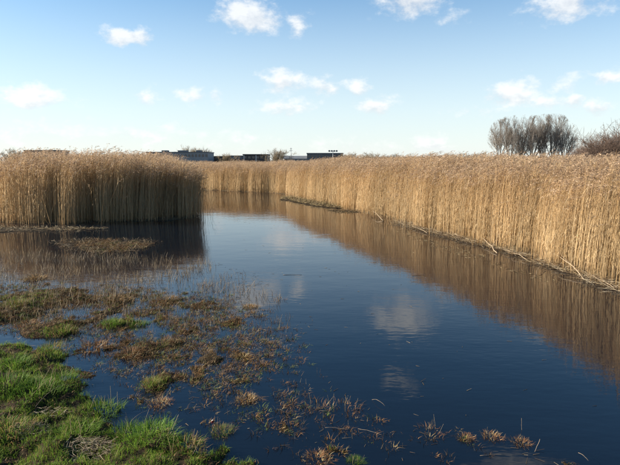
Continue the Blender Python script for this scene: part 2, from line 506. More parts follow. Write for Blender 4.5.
# mud islet, spit and ledge
def mud_patch(name, outline, top, seed, step=.09):
    P = np.array([gp(*p) for p in outline])
    lo, hi = P.min(0) - .5, P.max(0) + .5
    xs, ys = np.arange(lo[0], hi[0], step), np.arange(lo[1], hi[1], step * 1.3)
    X, Y = np.meshgrid(xs, ys)
    s = sdist(P, X, Y)
    n = fbm(X * 3 + seed, Y * 3, 4) - .5
    Z = np.clip(lerp(-.12, top, sstep(-.25, .35, s + n * .5)) + n * .07, -.2, 1)
    nx, ny = len(xs), len(ys)
    ii, jj = np.meshgrid(np.arange(nx - 1), np.arange(ny - 1))
    k0 = (jj * nx + ii).ravel()
    o = link(name, new_mesh(name, np.stack([X, Y, Z], -1).reshape(-1, 3), np.stack([k0, k0 + 1, k0 + nx + 1, k0 + nx], 1), M_MUD, smooth=True))
    return tag(o, kind='structure'), P
ISLET = [(50, 243), (75, 239.5), (110, 239), (140, 240.5), (158, 243), (150, 248), (128, 253), (100, 255), (70, 251)]
mud_patch('mud_islet', ISLET, .012, 3)
STRIP = [(-30, 226), (20, 227), (70, 227.5), (110, 229), (70, 231), (30, 232), (-30, 234)]
mud_patch('mud_strip', STRIP, .03, 9)
SPIT = [(282, 197), (300, 198), (322, 202), (345, 207.5), (340, 209), (318, 207), (298, 203), (280, 199.5)]
mud_patch('mud_spit', SPIT, .06, 13)
SHOAL = [(326, 210), (350, 210), (366, 212), (350, 213.5), (332, 212.5)]
mud_patch('mud_shoal', SHOAL, .01, 21)

# ------------------------------------------------------------------ reeds
def reed_clump(seed, n=24, half=.30, slack=1.0):
    r = np.random.default_rng(seed)
    bag = Bag()
    base = np.stack([r.uniform(-half, half, n), r.uniform(-half, half, n), np.full(n, -.12)], 1)
    H = np.clip(r.normal(2.42, .22, n), 1.6, 2.9) / 2.5
    lean_a = r.normal(0.0, .9, n) if slack == 1 else r.uniform(0, 2 * pi, n)
    lean = np.abs(r.normal(0, .055 * slack, n))
    broken = r.random(n) < .05
    L = np.stack([np.cos(lean_a), np.sin(lean_a), np.zeros(n)], 1)
    curve = r.uniform(.01, .07, n)
    wind = np.array([1.0, -.25, 0])
    ts = np.array([0, .25, .5, .75, 1.0])
    pts = []
    for t in ts:
        p = base + np.array([0, 0, 1.0]) * (H * t)[:, None] + L * (lean * t * H)[:, None] + wind * (curve * t ** 3 * H)[:, None]
        pts.append(p)
    hue = r.random((n, 1))
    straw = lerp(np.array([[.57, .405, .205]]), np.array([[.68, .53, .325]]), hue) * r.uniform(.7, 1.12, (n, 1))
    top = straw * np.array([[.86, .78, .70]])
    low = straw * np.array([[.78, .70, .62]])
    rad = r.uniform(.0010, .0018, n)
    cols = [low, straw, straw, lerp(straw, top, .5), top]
    rr = [1.25, 1.15, 1.0, .8, .5]
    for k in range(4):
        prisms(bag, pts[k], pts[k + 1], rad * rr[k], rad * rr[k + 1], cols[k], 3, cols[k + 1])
    # dry leaves, wrapping the stem then flagging downwind
    for i in range(n):
        nl = r.integers(2, 6)
        for q in range(nl):
            t = r.uniform(.18, .97)
            k = min(int(t * 4), 3); f = t * 4 - k
            p = pts[k][i] * (1 - f) + pts[k + 1][i] * f
            ya = r.normal(-.2, 1.2)
            d = np.array([cos(ya), sin(ya), 0]); s = np.array([-sin(ya), cos(ya), 0])
            ln = r.uniform(.07, .17); wd = r.uniform(.0010, .0022); up = r.uniform(.5, 1.2); dr = r.uniform(-.3, .9)
            a = p; b = p + d * ln * .16 + np.array([0, 0, ln * .5 * up]); c = b + d * ln * .22 + np.array([0, 0, ln * .5 * dr])
            sv = s * wd + np.array([0, 0, wd * .4])
            col = lerp(np.array([.55, .39, .195]), np.array([.68, .54, .34]), r.random()) * r.uniform(.6, 1.05)
            bag.add([a - sv * .5, a + sv * .5, b - sv, b + sv, c], T=[(0, 1, 3), (0, 3, 2), (2, 3, 4)], C=col)
    # plumes nodding downwind
    for i in range(n):
        if broken[i] or r.random() < .50: continue
        p = pts[4][i]
        ax = np.array([.45 + r.normal(0, .25), -.12 + r.normal(0, .3), .75]); ax /= np.linalg.norm(ax)
        pl = r.uniform(.065, .110)
        pc = lerp(np.array([.30, .195, .115]), np.array([.48, .355, .235]), r.random())
        for q in range(11):
            t = q / 10
            o = p + ax * pl * t + np.array([.35, -.1, -.35]) * pl * t * t
            dd = ax * .55 + np.array([.55, -.15, -.25 - .4 * t]) + r.normal(0, .42, 3)
            dd /= np.linalg.norm(dd)
            ln = pl * r.uniform(.30, .55) * (1 - .35 * t)
            s = np.cross(dd, r.normal(0, 1, 3)); s /= np.linalg.norm(s) + 1e-9
            wv = s * r.uniform(.0018, .0042)
            m = o + dd * ln * .55
            bag.add([o, m - wv, m + wv, o + dd * ln + np.array([0, 0, -.1 * ln])], T=[(0, 1, 2), (1, 3, 2)], C=pc * r.uniform(.75, 1.2))
    return bag
# prototypes are built at 1 : 2.5 and scaled by the points (so a scale of 2.5 is a 2.4 m reed)
def clump_object(seed, n, half, slack=1.0):
    bag = reed_clump(seed, n, half / 2.5, slack)
    return bpy.data.objects.new('reed_clump_source', bag.mesh('reed_clump', M_REED))
PROTOS = [clump_object(100 + k, 60, .36) for k in range(9)]
EDGEP = [clump_object(200 + k, 42, .32) for k in range(5)]
STRAY = [clump_object(260 + k, 5, .30, 2.6) for k in range(4)]
def scatter_group(name, protos):
    nt = bpy.data.node_groups.new(name, 'GeometryNodeTree')
    nt.interface.new_socket('Geometry', in_out='INPUT', socket_type='NodeSocketGeometry')
    nt.interface.new_socket('Geometry', in_out='OUTPUT', socket_type='NodeSocketGeometry')
    gi, go = nt.nodes.new('NodeGroupInput'), nt.nodes.new('NodeGroupOutput')
    ip = nt.nodes.new('GeometryNodeInstanceOnPoints')
    jn = nt.nodes.new('GeometryNodeJoinGeometry')
    for p in reversed(protos):
        oi = nt.nodes.new('GeometryNodeObjectInfo'); oi.inputs['Object'].default_value = p
        oi.inputs['As Instance'].default_value = False
        gti = nt.nodes.new('GeometryNodeGeometryToInstance')
        nt.links.new(oi.outputs['Geometry'], gti.inputs[0]); nt.links.new(gti.outputs[0], jn.inputs[0])
    def na(nm, dt):
        n = nt.nodes.new('GeometryNodeInputNamedAttribute'); n.data_type = dt; n.inputs['Name'].default_value = nm
        return [o for o in n.outputs if o.enabled and o.name == 'Attribute'][0]
    nt.links.new(gi.outputs[0], ip.inputs['Points'])
    nt.links.new(jn.outputs[0], ip.inputs['Instance'])
    ip.inputs['Pick Instance'].default_value = True
    nt.links.new(na('idx', 'INT'), ip.inputs['Instance Index'])
    nt.links.new(na('rot', 'FLOAT_VECTOR'), ip.inputs['Rotation'])
    nt.links.new(na('scl', 'FLOAT_VECTOR'), ip.inputs['Scale'])
    nt.links.new(ip.outputs[0], go.inputs[0])
    return nt
NPROT = len(PROTOS)
SCATTER = scatter_group('reed_scatter', PROTOS + EDGEP + STRAY)
def scatter(name, P, rot, scl, idx):
    me = bpy.data.meshes.new(name)
    me.vertices.add(len(P)); me.vertices.foreach_set('co', np.asarray(P, np.float32).ravel())
    a = me.attributes.new('rot', 'FLOAT_VECTOR', 'POINT'); a.data.foreach_set('vector', np.asarray(rot, np.float32).ravel())
    a = me.attributes.new('scl', 'FLOAT_VECTOR', 'POINT'); a.data.foreach_set('vector', np.asarray(scl, np.float32).ravel())
    a = me.attributes.new('idx', 'INT', 'POINT'); a.data.foreach_set('value', np.asarray(idx, np.int32))
    me.update()
    me.materials.append(M_REED)
    o = link(name, me)
    md = o.modifiers.new('reeds', 'NODES'); md.node_group = SCATTER
    return o
def reed_bed(name, poly, height, edge_drop, seed, step=.42, dense=7.0, edge_line=None, hfun=None):
    r = np.random.default_rng(seed)
    P = np.array(poly)
    lo, hi = P.min(0), P.max(0)
    xs, ys = np.arange(lo[0], hi[0], step), np.arange(lo[1], hi[1], step)
    X, Y = np.meshgrid(xs, ys)
    X = (X + r.uniform(-.5, .5, X.shape) * step).ravel(); Y = (Y + r.uniform(-.5, .5, Y.shape) * step).ravel()
    n = fbm(X * .9 + seed, Y * .9, 3) - .5
    s = sdist(P, X, Y) + n * .55
    keep = ((s > .05) & ((s < dense) | (r.random(len(X)) < .45))) | ((s > -.55) & (r.random(len(X)) < .38))
    X, Y, s = X[keep], Y[keep], s[keep]
    hn = fbm(X * .35 + seed * 3, Y * .35, 3) - .5
    hh = height * (1 - edge_drop * (1 - sstep(0, 1.3, s))) * (1 + hn * .32 + .05 * (vnoise(X * 1.7 + seed, Y * 1.7) - .5))
    if hfun is not None: hh = hh * hfun(X, Y)
    sc = hh / 2.5 * 2.5
    scl = np.stack([np.full(len(X), 2.5) * r.uniform(.9, 1.1, len(X)), np.full(len(X), 2.5) * r.uniform(.9, 1.1, len(X)), sc], 1)
    rot = np.stack([r.normal(0, .025, len(X)), r.normal(0, .03, len(X)), r.normal(0, .5, len(X))], 1)
    idx = np.where(s < .5, NPROT + r.integers(0, len(EDGEP), len(X)), r.integers(0, NPROT, len(X)))
    idx = np.where(s < .05, NPROT + len(EDGEP) + r.integers(0, len(STRAY), len(X)), idx)
    scl[:, 2] *= np.where(s < .05, r.uniform(.55, 1.0, len(X)), 1.0)
    return scatter(name, np.stack([X, Y, np.full(len(X), .06)], 1), rot, scl, idx)
b = reed_bed('reed_bed', RIGHT_POLY, 2.56, .10, 11)
tag(b, 'long bank of golden dry reeds lining the right side of the water', 'reeds', kind='stuff')
b = reed_bed('reed_bed', FAR_POLY, 2.30, .10, 23, step=.48, dense=6)
tag(b, 'far low strip of dry reeds closing the end of the water', 'reeds', kind='stuff')
b = reed_bed('reed_bed', LEFT_POLY, 2.84, .10, 37, hfun=lambda x, y: 1 - .17 * sstep(-9.5, -5.2, x))
tag(b, 'shaded block of brown reeds standing in the water on the left', 'reeds', kind='stuff')

# ------------------------------------------------------------------ foreground plants
def img_pts(n, poly, seed):
    """random ground points in the foreground, denser near the camera"""
    r = np.random.default_rng(seed)
    P = np.array(poly); lo, hi = P.min(0), P.max(0)
    out = []
    while sum(len(o) for o in out) < n:
        x = r.uniform(lo[0], hi[0], n * 2); y = lo[1] + (hi[1] - lo[1]) * r.random(n * 2) ** 1.25
        k = sdist(P, x, y) > -.15
        out.append(np.stack([x[k], y[k]], 1))
    return np.concatenate(out)[:n]
VIEW = [gp(*p) for p in [(-60, 258), (110, 256), (220, 270), (290, 300), (320, 360), (400, 410), (560, 445), (590, 475), (600, 520), (-90, 520), (-80, 400)]]
def greenness(x, y):
    b = sdist(BANK, x, y)
    g_ = sstep(-.5, .35, b) * 1.15 + (fbm(x * 1.1 + 5, y * 1.1 + 3, 3) - .5) * 1.3
    for px, py, w in [(125, 325, .45), (25, 305, .7), (60, 332, .5), (100, 412, .3), (150, 385, .2)]:
        c = gp(px, py)
        g_ = g_ + .75 * np.exp(-((x - c[0]) ** 2 + (y - c[1]) ** 2) / w ** 2)
    return g_
# green grass on the bank
P = img_pts(300000, VIEW, 1)
h = bank_h(P[:, 0], P[:, 1])
gr = greenness(P[:, 0], P[:, 1])
cl = .5 * fbm(P[:, 0] * 3.5, P[:, 1] * 3.5, 3) + .5 * vnoise(P[:, 0] * 13, P[:, 1] * 11)
k = (h > .002) & (rng.random(len(P)) < sstep(.20, .60, gr) * sstep(.33, .48, cl))
P, h, cl = P[k], h[k], cl[k]
n = len(P)
bag = Bag()
c = lerp(np.array([[.038, .095, .010]]), np.array([[.17, .25, .03]]), rng.random((n, 1)) * .7 + sstep(.45, .65, cl)[:, None] * .3)
yel = rng.random(n) <   .10 + .35 * sstep(.58, .75, fbm(P[:, 0] * 2.6 + 31, P[:, 1] * 2.6, 3))
c[yel] = np.array([.27, .20, .075]) * rng.uniform(.6, 1.1, (yel.sum(), 1))
Hh = rng.uniform(.02, .065, n) * (.1 + 2.0 * cl)
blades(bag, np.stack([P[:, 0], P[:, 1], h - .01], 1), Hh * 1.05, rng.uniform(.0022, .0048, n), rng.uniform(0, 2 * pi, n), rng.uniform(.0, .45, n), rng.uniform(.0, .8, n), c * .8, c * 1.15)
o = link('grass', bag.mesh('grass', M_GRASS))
tag(o, 'short green grass growing over the near bank', 'grass', kind='stuff')
# brown dead marsh plants
P = img_pts(170000, VIEW, 2)
h = bank_h(P[:, 0], P[:, 1]); gr = greenness(P[:, 0], P[:, 1]); cl = fbm(P[:, 0] * 3.2 + 9, P[:, 1] * 3.2, 4)
k = (h > -.012) & (rng.random(len(P)) < (1.05 - sstep(.35, 1.0, gr) * .82) * lerp(.45, 1.0, sstep(.24, .46, cl)))
P, h, cl = P[k], h[k], cl[k]
n = len(P)
bag = Bag()
pal = np.array([[.17, .095, .04], [.24, .14, .06], [.11, .07, .035], [.34, .25, .12], [.065, .042, .024], [.17, .16, .05]])
c = pal[rng.choice(6, n, p=[.26, .24, .18, .10, .14, .08])] * rng.uniform(.7, 1.2, (n, 1))
Hh = rng.uniform(.012, .05, n) * (.4 + cl)
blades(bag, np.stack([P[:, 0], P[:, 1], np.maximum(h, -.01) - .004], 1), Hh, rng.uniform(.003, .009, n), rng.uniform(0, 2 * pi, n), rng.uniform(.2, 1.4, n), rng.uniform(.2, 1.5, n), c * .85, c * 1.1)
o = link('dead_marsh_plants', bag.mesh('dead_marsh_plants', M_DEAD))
tag(o, 'matted brown dead marsh plants covering the shallows and hummocks', 'dead plants', kind='stuff')
# thin dead stems standing in the shallow water
SHAL = [gp(*p) for p in [(-60, 252), (60, 251), (200, 258), (250, 275), (305, 320), (318, 370), (330, 395), (430, 420), (540, 440), (545, 455), (330, 470), (120, 420), (60, 345), (-60, 330)]]
P = img_pts(24000, SHAL, 3)
cl = fbm(P[:, 0] * 1.6 + 4, P[:, 1] * 1.2, 4)
s = sdist(SHAL, P[:, 0], P[:, 1])
far = sstep(7.0, 10.0, P[:, 1])
k = rng.random(len(P)) < sstep(.36, .66, cl) * lerp(.30, .62, far) * sstep(-.15, .7, s)
P = P[k]; n = len(P)
h = np.clip(bank_h(P[:, 0], P[:, 1]), -.05, .3) - .01
bag = Bag()
A = np.stack([P[:, 0], P[:, 1], h], 1)
ln = rng.uniform(.05, .17, n) * lerp(.8, 1.5, sstep(7, 10, P[:, 1]))
tilt = np.abs(rng.normal(0, .28, n)); ya = rng.uniform(0, 2 * pi, n)
D = np.stack([np.cos(ya) * tilt, np.sin(ya) * tilt, np.ones(n)], 1)
Mid = A + D * (ln * .6)[:, None]
D2 = D + rng.normal(0, .25, (n, 3)) * np.array([1, 1, .2])
B = Mid + D2 * (ln * .45)[:, None]
pal = np.array([[.20, .145, .08], [.13, .085, .045], [.08, .055, .035], [.30, .24, .15]])  # stem browns darkened so the backlit look sits in the colour
c = pal[rng.choice(4, n)] * rng.uniform(.7, 1.2, (n, 1))
rad = rng.uniform(.0010, .0022, n) * lerp(1, 1.8, sstep(7, 10, P[:, 1]))
prisms(bag, A, Mid, rad, rad * .8, c * .7, 3, c)
prisms(bag, Mid, B, rad * .8, rad * .35, c, 3)
o = link('dead_stems', bag.mesh('dead_stems', M_STRAW))
tag(o, 'thin dead plant stems poking out of the shallow water', 'dead stems', kind='stuff')
# little tufts of dead leaves and stalks all over the shallows
def tufts(name, label, outline, n, seed, lo, hi, R_, H_, pal_, pw, fr=2.2, zf=None):
    r = np.random.default_rng(seed)
    C_ = img_pts(n * 3, outline, seed)
    cl_ = fbm(C_[:, 0] * fr + seed, C_[:, 1] * fr * .8, 4)
    s_ = sdist(outline, C_[:, 0], C_[:, 1])
    C_ = C_[r.random(len(C_)) < sstep(lo, hi, cl_) * sstep(-.1, 1.2, s_) * lerp(.30, 1, sstep(5.0, 7.5, C_[:, 1]))][:n]
    m = r.integers(6, 20, len(C_)); big = r.uniform(.5, 1.25, len(C_))
    tone = np.asarray(pal_)[r.choice(len(pal_), len(C_), p=pw)]
    I = np.repeat(np.arange(len(C_)), m); k_ = len(I)
    a_ = r.uniform(0, 2 * pi, k_); q_ = R_ * big[I] * np.sqrt(r.random(k_))
    x_, y_ = C_[I, 0] + np.cos(a_) * q_, C_[I, 1] + np.sin(a_) * q_
    z_ = (np.clip(bank_h(x_, y_), -.012, 1) if zf is None else np.full(k_, zf)) - .004
    c_ = tone[I] * r.uniform(.55, 1.25, (k_, 1))
    bg2 = Bag()
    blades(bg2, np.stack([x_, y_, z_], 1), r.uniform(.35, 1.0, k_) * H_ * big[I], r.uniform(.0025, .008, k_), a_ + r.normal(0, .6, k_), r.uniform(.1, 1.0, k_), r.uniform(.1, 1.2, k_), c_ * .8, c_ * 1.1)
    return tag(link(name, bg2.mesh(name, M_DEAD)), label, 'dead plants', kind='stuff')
TUFTZ = [gp(*p) for p in [(-60, 282), (60, 281), (190, 287), (255, 296), (300, 330), (318, 370), (330, 395), (430, 420), (540, 440), (545, 455), (330, 470), (120, 420), (60, 345), (-60, 330)]]
BRN = [[.17, .09, .036], [.26, .14, .05], [.065, .042, .025], [.34, .25, .12], [.13, .17, .035]]
tufts('shallows_tufts', 'small brown tufts of dead water plants dotting the shallows', np.array(TUFTZ), 7600, 77, .30, .54, .042, .065, BRN, [.27, .2, .24, .11, .18])
# scraps and sprigs floating among them
P = img_pts(2600, SHAL, 5)
cl = fbm(P[:, 0] * 2.1 + 14, P[:, 1] * 1.5, 3)
P = P[rng.random(len(P)) < sstep(.4, .7, cl)]
n = len(P); ya = rng.normal(.2, .9, n); ln = rng.uniform(.02, .10, n)
A = np.stack([P[:, 0], P[:, 1], np.maximum(bank_h(P[:, 0], P[:, 1]), 0) + .003], 1)
B = A + np.stack([np.cos(ya) * ln, np.sin(ya) * ln, rng.uniform(-.002, .015, n)], 1)
bag = Bag()
c = pal[rng.choice(4, n)] * rng.uniform(.6, 1.2, (n, 1))
prisms(bag, A, B, rng.uniform(.001, .003, n), rng.uniform(.0005, .002, n), c, 3)
o = link('floating_scraps', bag.mesh('floating_scraps', M_STRAW))
tag(o, 'short scraps of dead stalk floating in the shallows', 'plant litter', kind='stuff')

def litter(name, label, outline, n, seed, L=(.1, .45), zoff=.03, pal_=None, rise=.05, W=(.002, .005), top=.035):
    r = np.random.default_rng(seed)
    Pn = np.array([gp(*p) for p in outline]); lo, hi = Pn.min(0) - .1, Pn.max(0) + .1
    x, y = r.uniform(lo[0], hi[0], n * 6), r.uniform(lo[1], hi[1], n * 6)
    kk = sdist(Pn, x, y) + (fbm(x * 2 + seed, y * 2, 3) - .5) * .5 > 0
    x, y = x[kk][:n], y[kk][:n]; m = len(x)
    z = r.uniform(0, top, m) + zoff
    ya = r.uniform(0, 2 * pi, m); l = r.uniform(*L, m)
    A = np.stack([x, y, z], 1)
    B = A + np.stack([np.cos(ya) * l, np.sin(ya) * l, np.abs(r.normal(0, rise, m))], 1)
    pl = np.array(pal_ if pal_ is not None else [[.45, .33, .17], [.58, .48, .30], [.25, .16, .08], [.12, .08, .045]])
    cc = pl[r.integers(0, len(pl), m)] * r.uniform(.7, 1.15, (m, 1))
    bg_ = Bag(); ra = r.uniform(*W, m)
    prisms(bg_, A, B, ra, ra * .5, cc, 3)
    o_ = link(name, bg_.mesh(name, M_STRAW))
    return tag(o_, label, 'plant litter', kind='stuff')
litter('islet_litter', 'broken brown stalks heaped on the low mud islet', ISLET, 1300, 31, (.04, .18), .0, [[.20, .13, .06], [.12, .075, .04], [.32, .24, .13], [.06, .045, .028]], .05, (.002, .006), .06)
litter('strip_litter', 'pale broken reed bits on the mud before the left reeds', STRIP, 900, 32, (.05, .22), .01, None, .04, (.002, .006), .05)
litter('spit_litter', 'yellowish dead growth on the mud spit by the far reeds', SPIT, 1800, 33, (.05, .25), .03, [[.30, .23, .10], [.22, .16, .07], [.42, .33, .19]], .07, (.003, .008), .06)
LEDGE = [(396, 223), (412, 228), (432, 234), (455, 240), (478, 245), (503, 252), (532, 262), (560, 271), (588, 281), (622, 294), (660, 306), (660, 300), (620, 287), (585, 275), (555, 265), (525, 255), (495, 247), (470, 240), (432, 231), (405, 222)]
litter('bank_litter', 'fallen dry reed stalks lying along the foot of the right reeds', LEDGE, 5200, 34, (.05, .42), -.02, [[.40, .29, .15], [.62, .52, .36], [.10, .065, .035], [.20, .13, .07], [.06, .04, .025]], .05, (.0015, .0042), .10)
litter('shoal_litter', 'dark bits of dead plants on a muddy shoal in the channel', SHOAL, 300, 35, (.05, .2), .0, [[.16, .11, .05], [.28, .2, .1]], .03, (.003, .007), .03)
tufts('islet_tufts', 'brown tufts of dead plants covering the mud islet', np.array([gp(*p) for p in ISLET]), 520, 78, .2, .5, .10, .10, BRN, [.3, .25, .2, .2, .05], 1.5, .02)
SHAL2 = [(400, 228), (430, 240), (460, 247), (500, 262), (540, 276), (560, 283), (535, 279), (490, 266), (450, 252), (415, 239), (395, 231)]
litter('water_edge_scraps', 'small dark scraps floating off the right bank', SHAL2, 260, 36, (.03, .14), .002, [[.16, .11, .05], [.28, .2, .1], [.45, .36, .2]], .01, (.002, .005), .008)

OPEN = [(215, 205), (280, 212), (380, 235), (470, 275), (560, 330), (600, 400), (560, 440), (400, 400), (310, 330), (260, 270), (210, 230)]
litter('drifting_bits', 'tiny drifting reed bits on the open water', OPEN, 150, 37, (.015, .09), .002, [[.16, .11, .05], [.28, .2, .1], [.36, .29, .17]], .004, (.0015, .003), .003)
# ------------------------------------------------------------------ tussocks and clumps one can tell apart
def tussock_mesh(kind, seed, R=.2):
    r = np.random.default_rng(seed)
    bag = Bag()
    n = {'green': 520, 'mixed': 420, 'brown': 260, 'reddish': 220, 'sprig': 45}[kind]
    a = r.uniform(0, 2 * pi, n); q = R * np.sqrt(r.random(n))
    q = q * (1 + .35 * np.sin(a * 3 + seed) * .6)
    P = np.stack([np.cos(a) * q, np.sin(a) * q * .9, np.zeros(n)], 1)
    P[:, 2] = .05 * (1 - (q / R) ** 2) * (.3 if kind == 'sprig' else 1) - .015
    if kind in ('green', 'mixed'):
        c = lerp(np.array([[.036, .10, .010]]), np.array([[.16, .25, .035]]), r.random((n, 1)))
        if kind == 'mixed':
            m = r.random(n) < .45
            c[m] = np.array([[.30, .20, .08]]) * r.uniform(.5, 1.2, (m.sum(), 1))
        H = r.uniform(.03, .095, n); W = r.uniform(.0025, .005, n)
    else:
        base = np.array([[.26, .155, .06]]) if kind == 'brown' else np.array([[.25, .125, .05]])
        c = base * r.uniform(.45, 1.25, (n, 1))
        m = r.random(n) < .15
        c[m] = np.array([.42, .33, .18])
        H = r.uniform(.03, .11, n); W = r.uniform(.003, .010, n)
    st = globals()['rng']; globals()['rng'] = r
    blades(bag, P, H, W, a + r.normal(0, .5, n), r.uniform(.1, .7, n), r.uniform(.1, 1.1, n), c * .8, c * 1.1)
    globals()['rng'] = st
    body = bag
    # a few taller stalks
    bs = Bag(); ns = 12 if kind != 'sprig' else 8
    a = r.uniform(0, 2 * pi, ns); q = R * .8 * np.sqrt(r.random(ns))
    A = np.stack([np.cos(a) * q, np.sin(a) * q, np.zeros(ns)], 1)
    B = A + np.stack([r.normal(0, .05, ns), r.normal(0, .05, ns), r.uniform(.08, .2, ns)], 1)
    prisms(bs, A, B, np.full(ns, .0016), np.full(ns, .0008), np.array([.44, .34, .19]) * r.uniform(.6, 1.1, (ns, 1)), 3)
    return body.mesh(kind + '_tussock', M_GRASS if kind in ('green', 'mixed') else M_DEAD), bs.mesh('stalks', M_STRAW)
TMESH = {kd: [tussock_mesh(kd, 300 + 10 * i + j) for j in range(3)] for i, kd in enumerate(('green', 'mixed', 'brown', 'reddish', 'sprig'))}
TUSS = [('green', 100, 412, 1.25, 'bright green rounded grass tussock standing in water below the left bank'),
        ('green', 34, 402, 1.5, 'largest dark green grass tussock on the near bank'),
        ('green', 60, 385, 1.2, 'green grass tussock at the rim of the near bank'),
        ('green', 16, 372, 1.2, 'green grass tussock at the left edge above the channel'),
        ('mixed', 52, 352, 1.1, 'yellow green tussock just beyond the small water channel'),
        ('green', 112, 326, .95, 'left half of the flat bright green grass mat in the shallows'),
        ('green', 138, 325, .9, 'right half of the flat bright green grass mat in the shallows'),
        ('mixed', 20, 309, 1.1, 'green and brown hummock at the left edge of the shallows'),
        ('mixed', 62, 334, 1.1, 'olive hummock left of the reddish dead plants'),
        ('reddish', 96, 348, 1.3, 'reddish brown clump below the flat green mat'),
        ('reddish', 132, 355, 1.15, 'reddish brown clump to the right of its larger twin'),
        ('brown', 243, 358, .8, 'lone brown clump out in open water right of the marsh'),
        ('brown', 118, 302, 1.3, 'dark brown clump in the middle of the far shallows'),
        ('brown', 168, 300, 1.1, 'brown clump at the right of the far shallows'),
        ('sprig', 237, 331, .8, 'thin upright brown sprig beside the open water'),
        ('brown', 206, 352, .7, 'small brown clump left of the lone clump'),
        ('mixed', 152, 388, .8, 'small green clump in the water above the near bank'),
        ('reddish', 160, 404, .7, 'small orange brown clump near the bank tip'),
        ('brown', 247, 400, .75, 'brown low clump in dark water near the bottom middle'),
        ('green', 152, 447, 1.3, 'green tussock at the bottom right end of the near bank'),
        ('green', 130, 437, 1.1, 'smaller green tussock beside the pale straw heap'),
        ('green', 75, 440, 1.2, 'green tussock behind the pale straw heap'),
        ('mixed', 185, 456, 1.1, 'brownish green tussock at the bottom edge past the bank'),
        ('mixed', 222, 432, .7, 'light green sprout clump beside the dark red scrap'),
        ('green', 355, 461, .45, 'small vivid green grass tuft at the bottom edge in dark water'),
        ('reddish', 318, 459, .7, 'rusty clump at the bottom edge beside the vivid tuft'),
        ('sprig', 320, 407, .9, 'left sprig of the straggling weed raft in dark water'),
        ('sprig', 345, 407, .8, 'right sprig of the straggling weed raft in dark water'),
        ('reddish', 466, 438, .5, 'rusty sprig left of the last orange one'),
        ('reddish', 492, 437, .55, 'orange brown leaf clump in the row of sprigs at lower right'),
        ('reddish', 521, 443, .5, 'last orange sprig of the row at lower right'),
        ('sprig', 432, 432, .7, 'pale sprig starting the row of sprigs at lower right'),
        ('sprig', 280, 300, .8, 'thin grey sprigs at the outer rim of the shallows'),
        ('brown', 250, 307, .8, 'low brown clump near the outer rim of the shallows'),
        ('brown', 35, 279, 1.4, 'grey brown low clump at the far left of the shallows'),
        ('sprig', 205, 285, 1.0, 'sparse stalks standing before the left reed reflection'),
        ('reddish', 28, 325, 1.0, 'orange brown patch beside the olive hummock'),
        ('green', 8, 398, 1.3, 'green tussock cut by the left frame edge'),
        ('mixed', 8, 442, 1.2, 'shaded green tussock in the bottom left corner')]
for i, (kd, px, py, s_, lab) in enumerate(TUSS):
    x, y = gp(px, py)
    z = float(max(bank_h(np.array([x]), np.array([y]))[0], -.01))
    e = empty('grass_tussock' if kd in ('green', 'mixed') else ('dead_clump' if kd != 'sprig' else 'dead_sprig'), (x, y, z), i * 1.7)
    zq = random.uniform(.85, 1.15) * (.75 if kd in ('brown', 'reddish') else 1)
    e.scale = (s_, s_, s_ * zq)
    tag(e, lab, 'tussock' if kd in ('green', 'mixed') else 'dead plant', 'tussocks and clumps in the marshy foreground')
    mb, ms_ = TMESH[kd][i % 3]
    tag(link('blades', mb, e), kind='stuff'); tag(link('stalks', ms_, e), kind='stuff')
# pale straw heaps at the lower left
def straw_heap(px, py, R, n, lab, seed):
    r = np.random.default_rng(seed)
    x, y = gp(px, py); z = float(max(bank_h(np.array([x]), np.array([y]))[0], 0))
    a = r.uniform(0, 2 * pi, n); q = R * np.sqrt(r.random(n))
    A = np.stack([np.cos(a) * q * 1.5, np.sin(a) * q, .02 + .06 * (1 - (q / R) ** 2) * r.random(n)], 1)
    ya = r.normal(.5, 1.1, n); l = r.uniform(.03, .11, n)
    B = A + np.stack([np.cos(ya) * l, np.sin(ya) * l, r.normal(-.005, .015, n)], 1)
    bg_ = Bag()
    c = lerp(np.array([[.17, .12, .065]]), np.array([[.50, .42, .29]]), r.random((n, 1)) ** 1.5)
    ra = r.uniform(.001, .0022, n)
    prisms(bg_, A, B, ra, ra * .7, c, 3)
    tag(link('straw_heap', bg_.mesh('straw_heap', M_STRAW), None, (x, y, z)), lab, 'straw', 'straw heaps on the near bank')
straw_heap(80, 458, .20, 420, 'pale heap of broken straw at the bottom edge of the bank', 61)
straw_heap(18, 440, .18, 280, 'darker straw heap in the lower left corner of the bank', 62)
straw_heap(46, 420, .12, 60, 'small straw scatter beside the largest green tussock', 63)

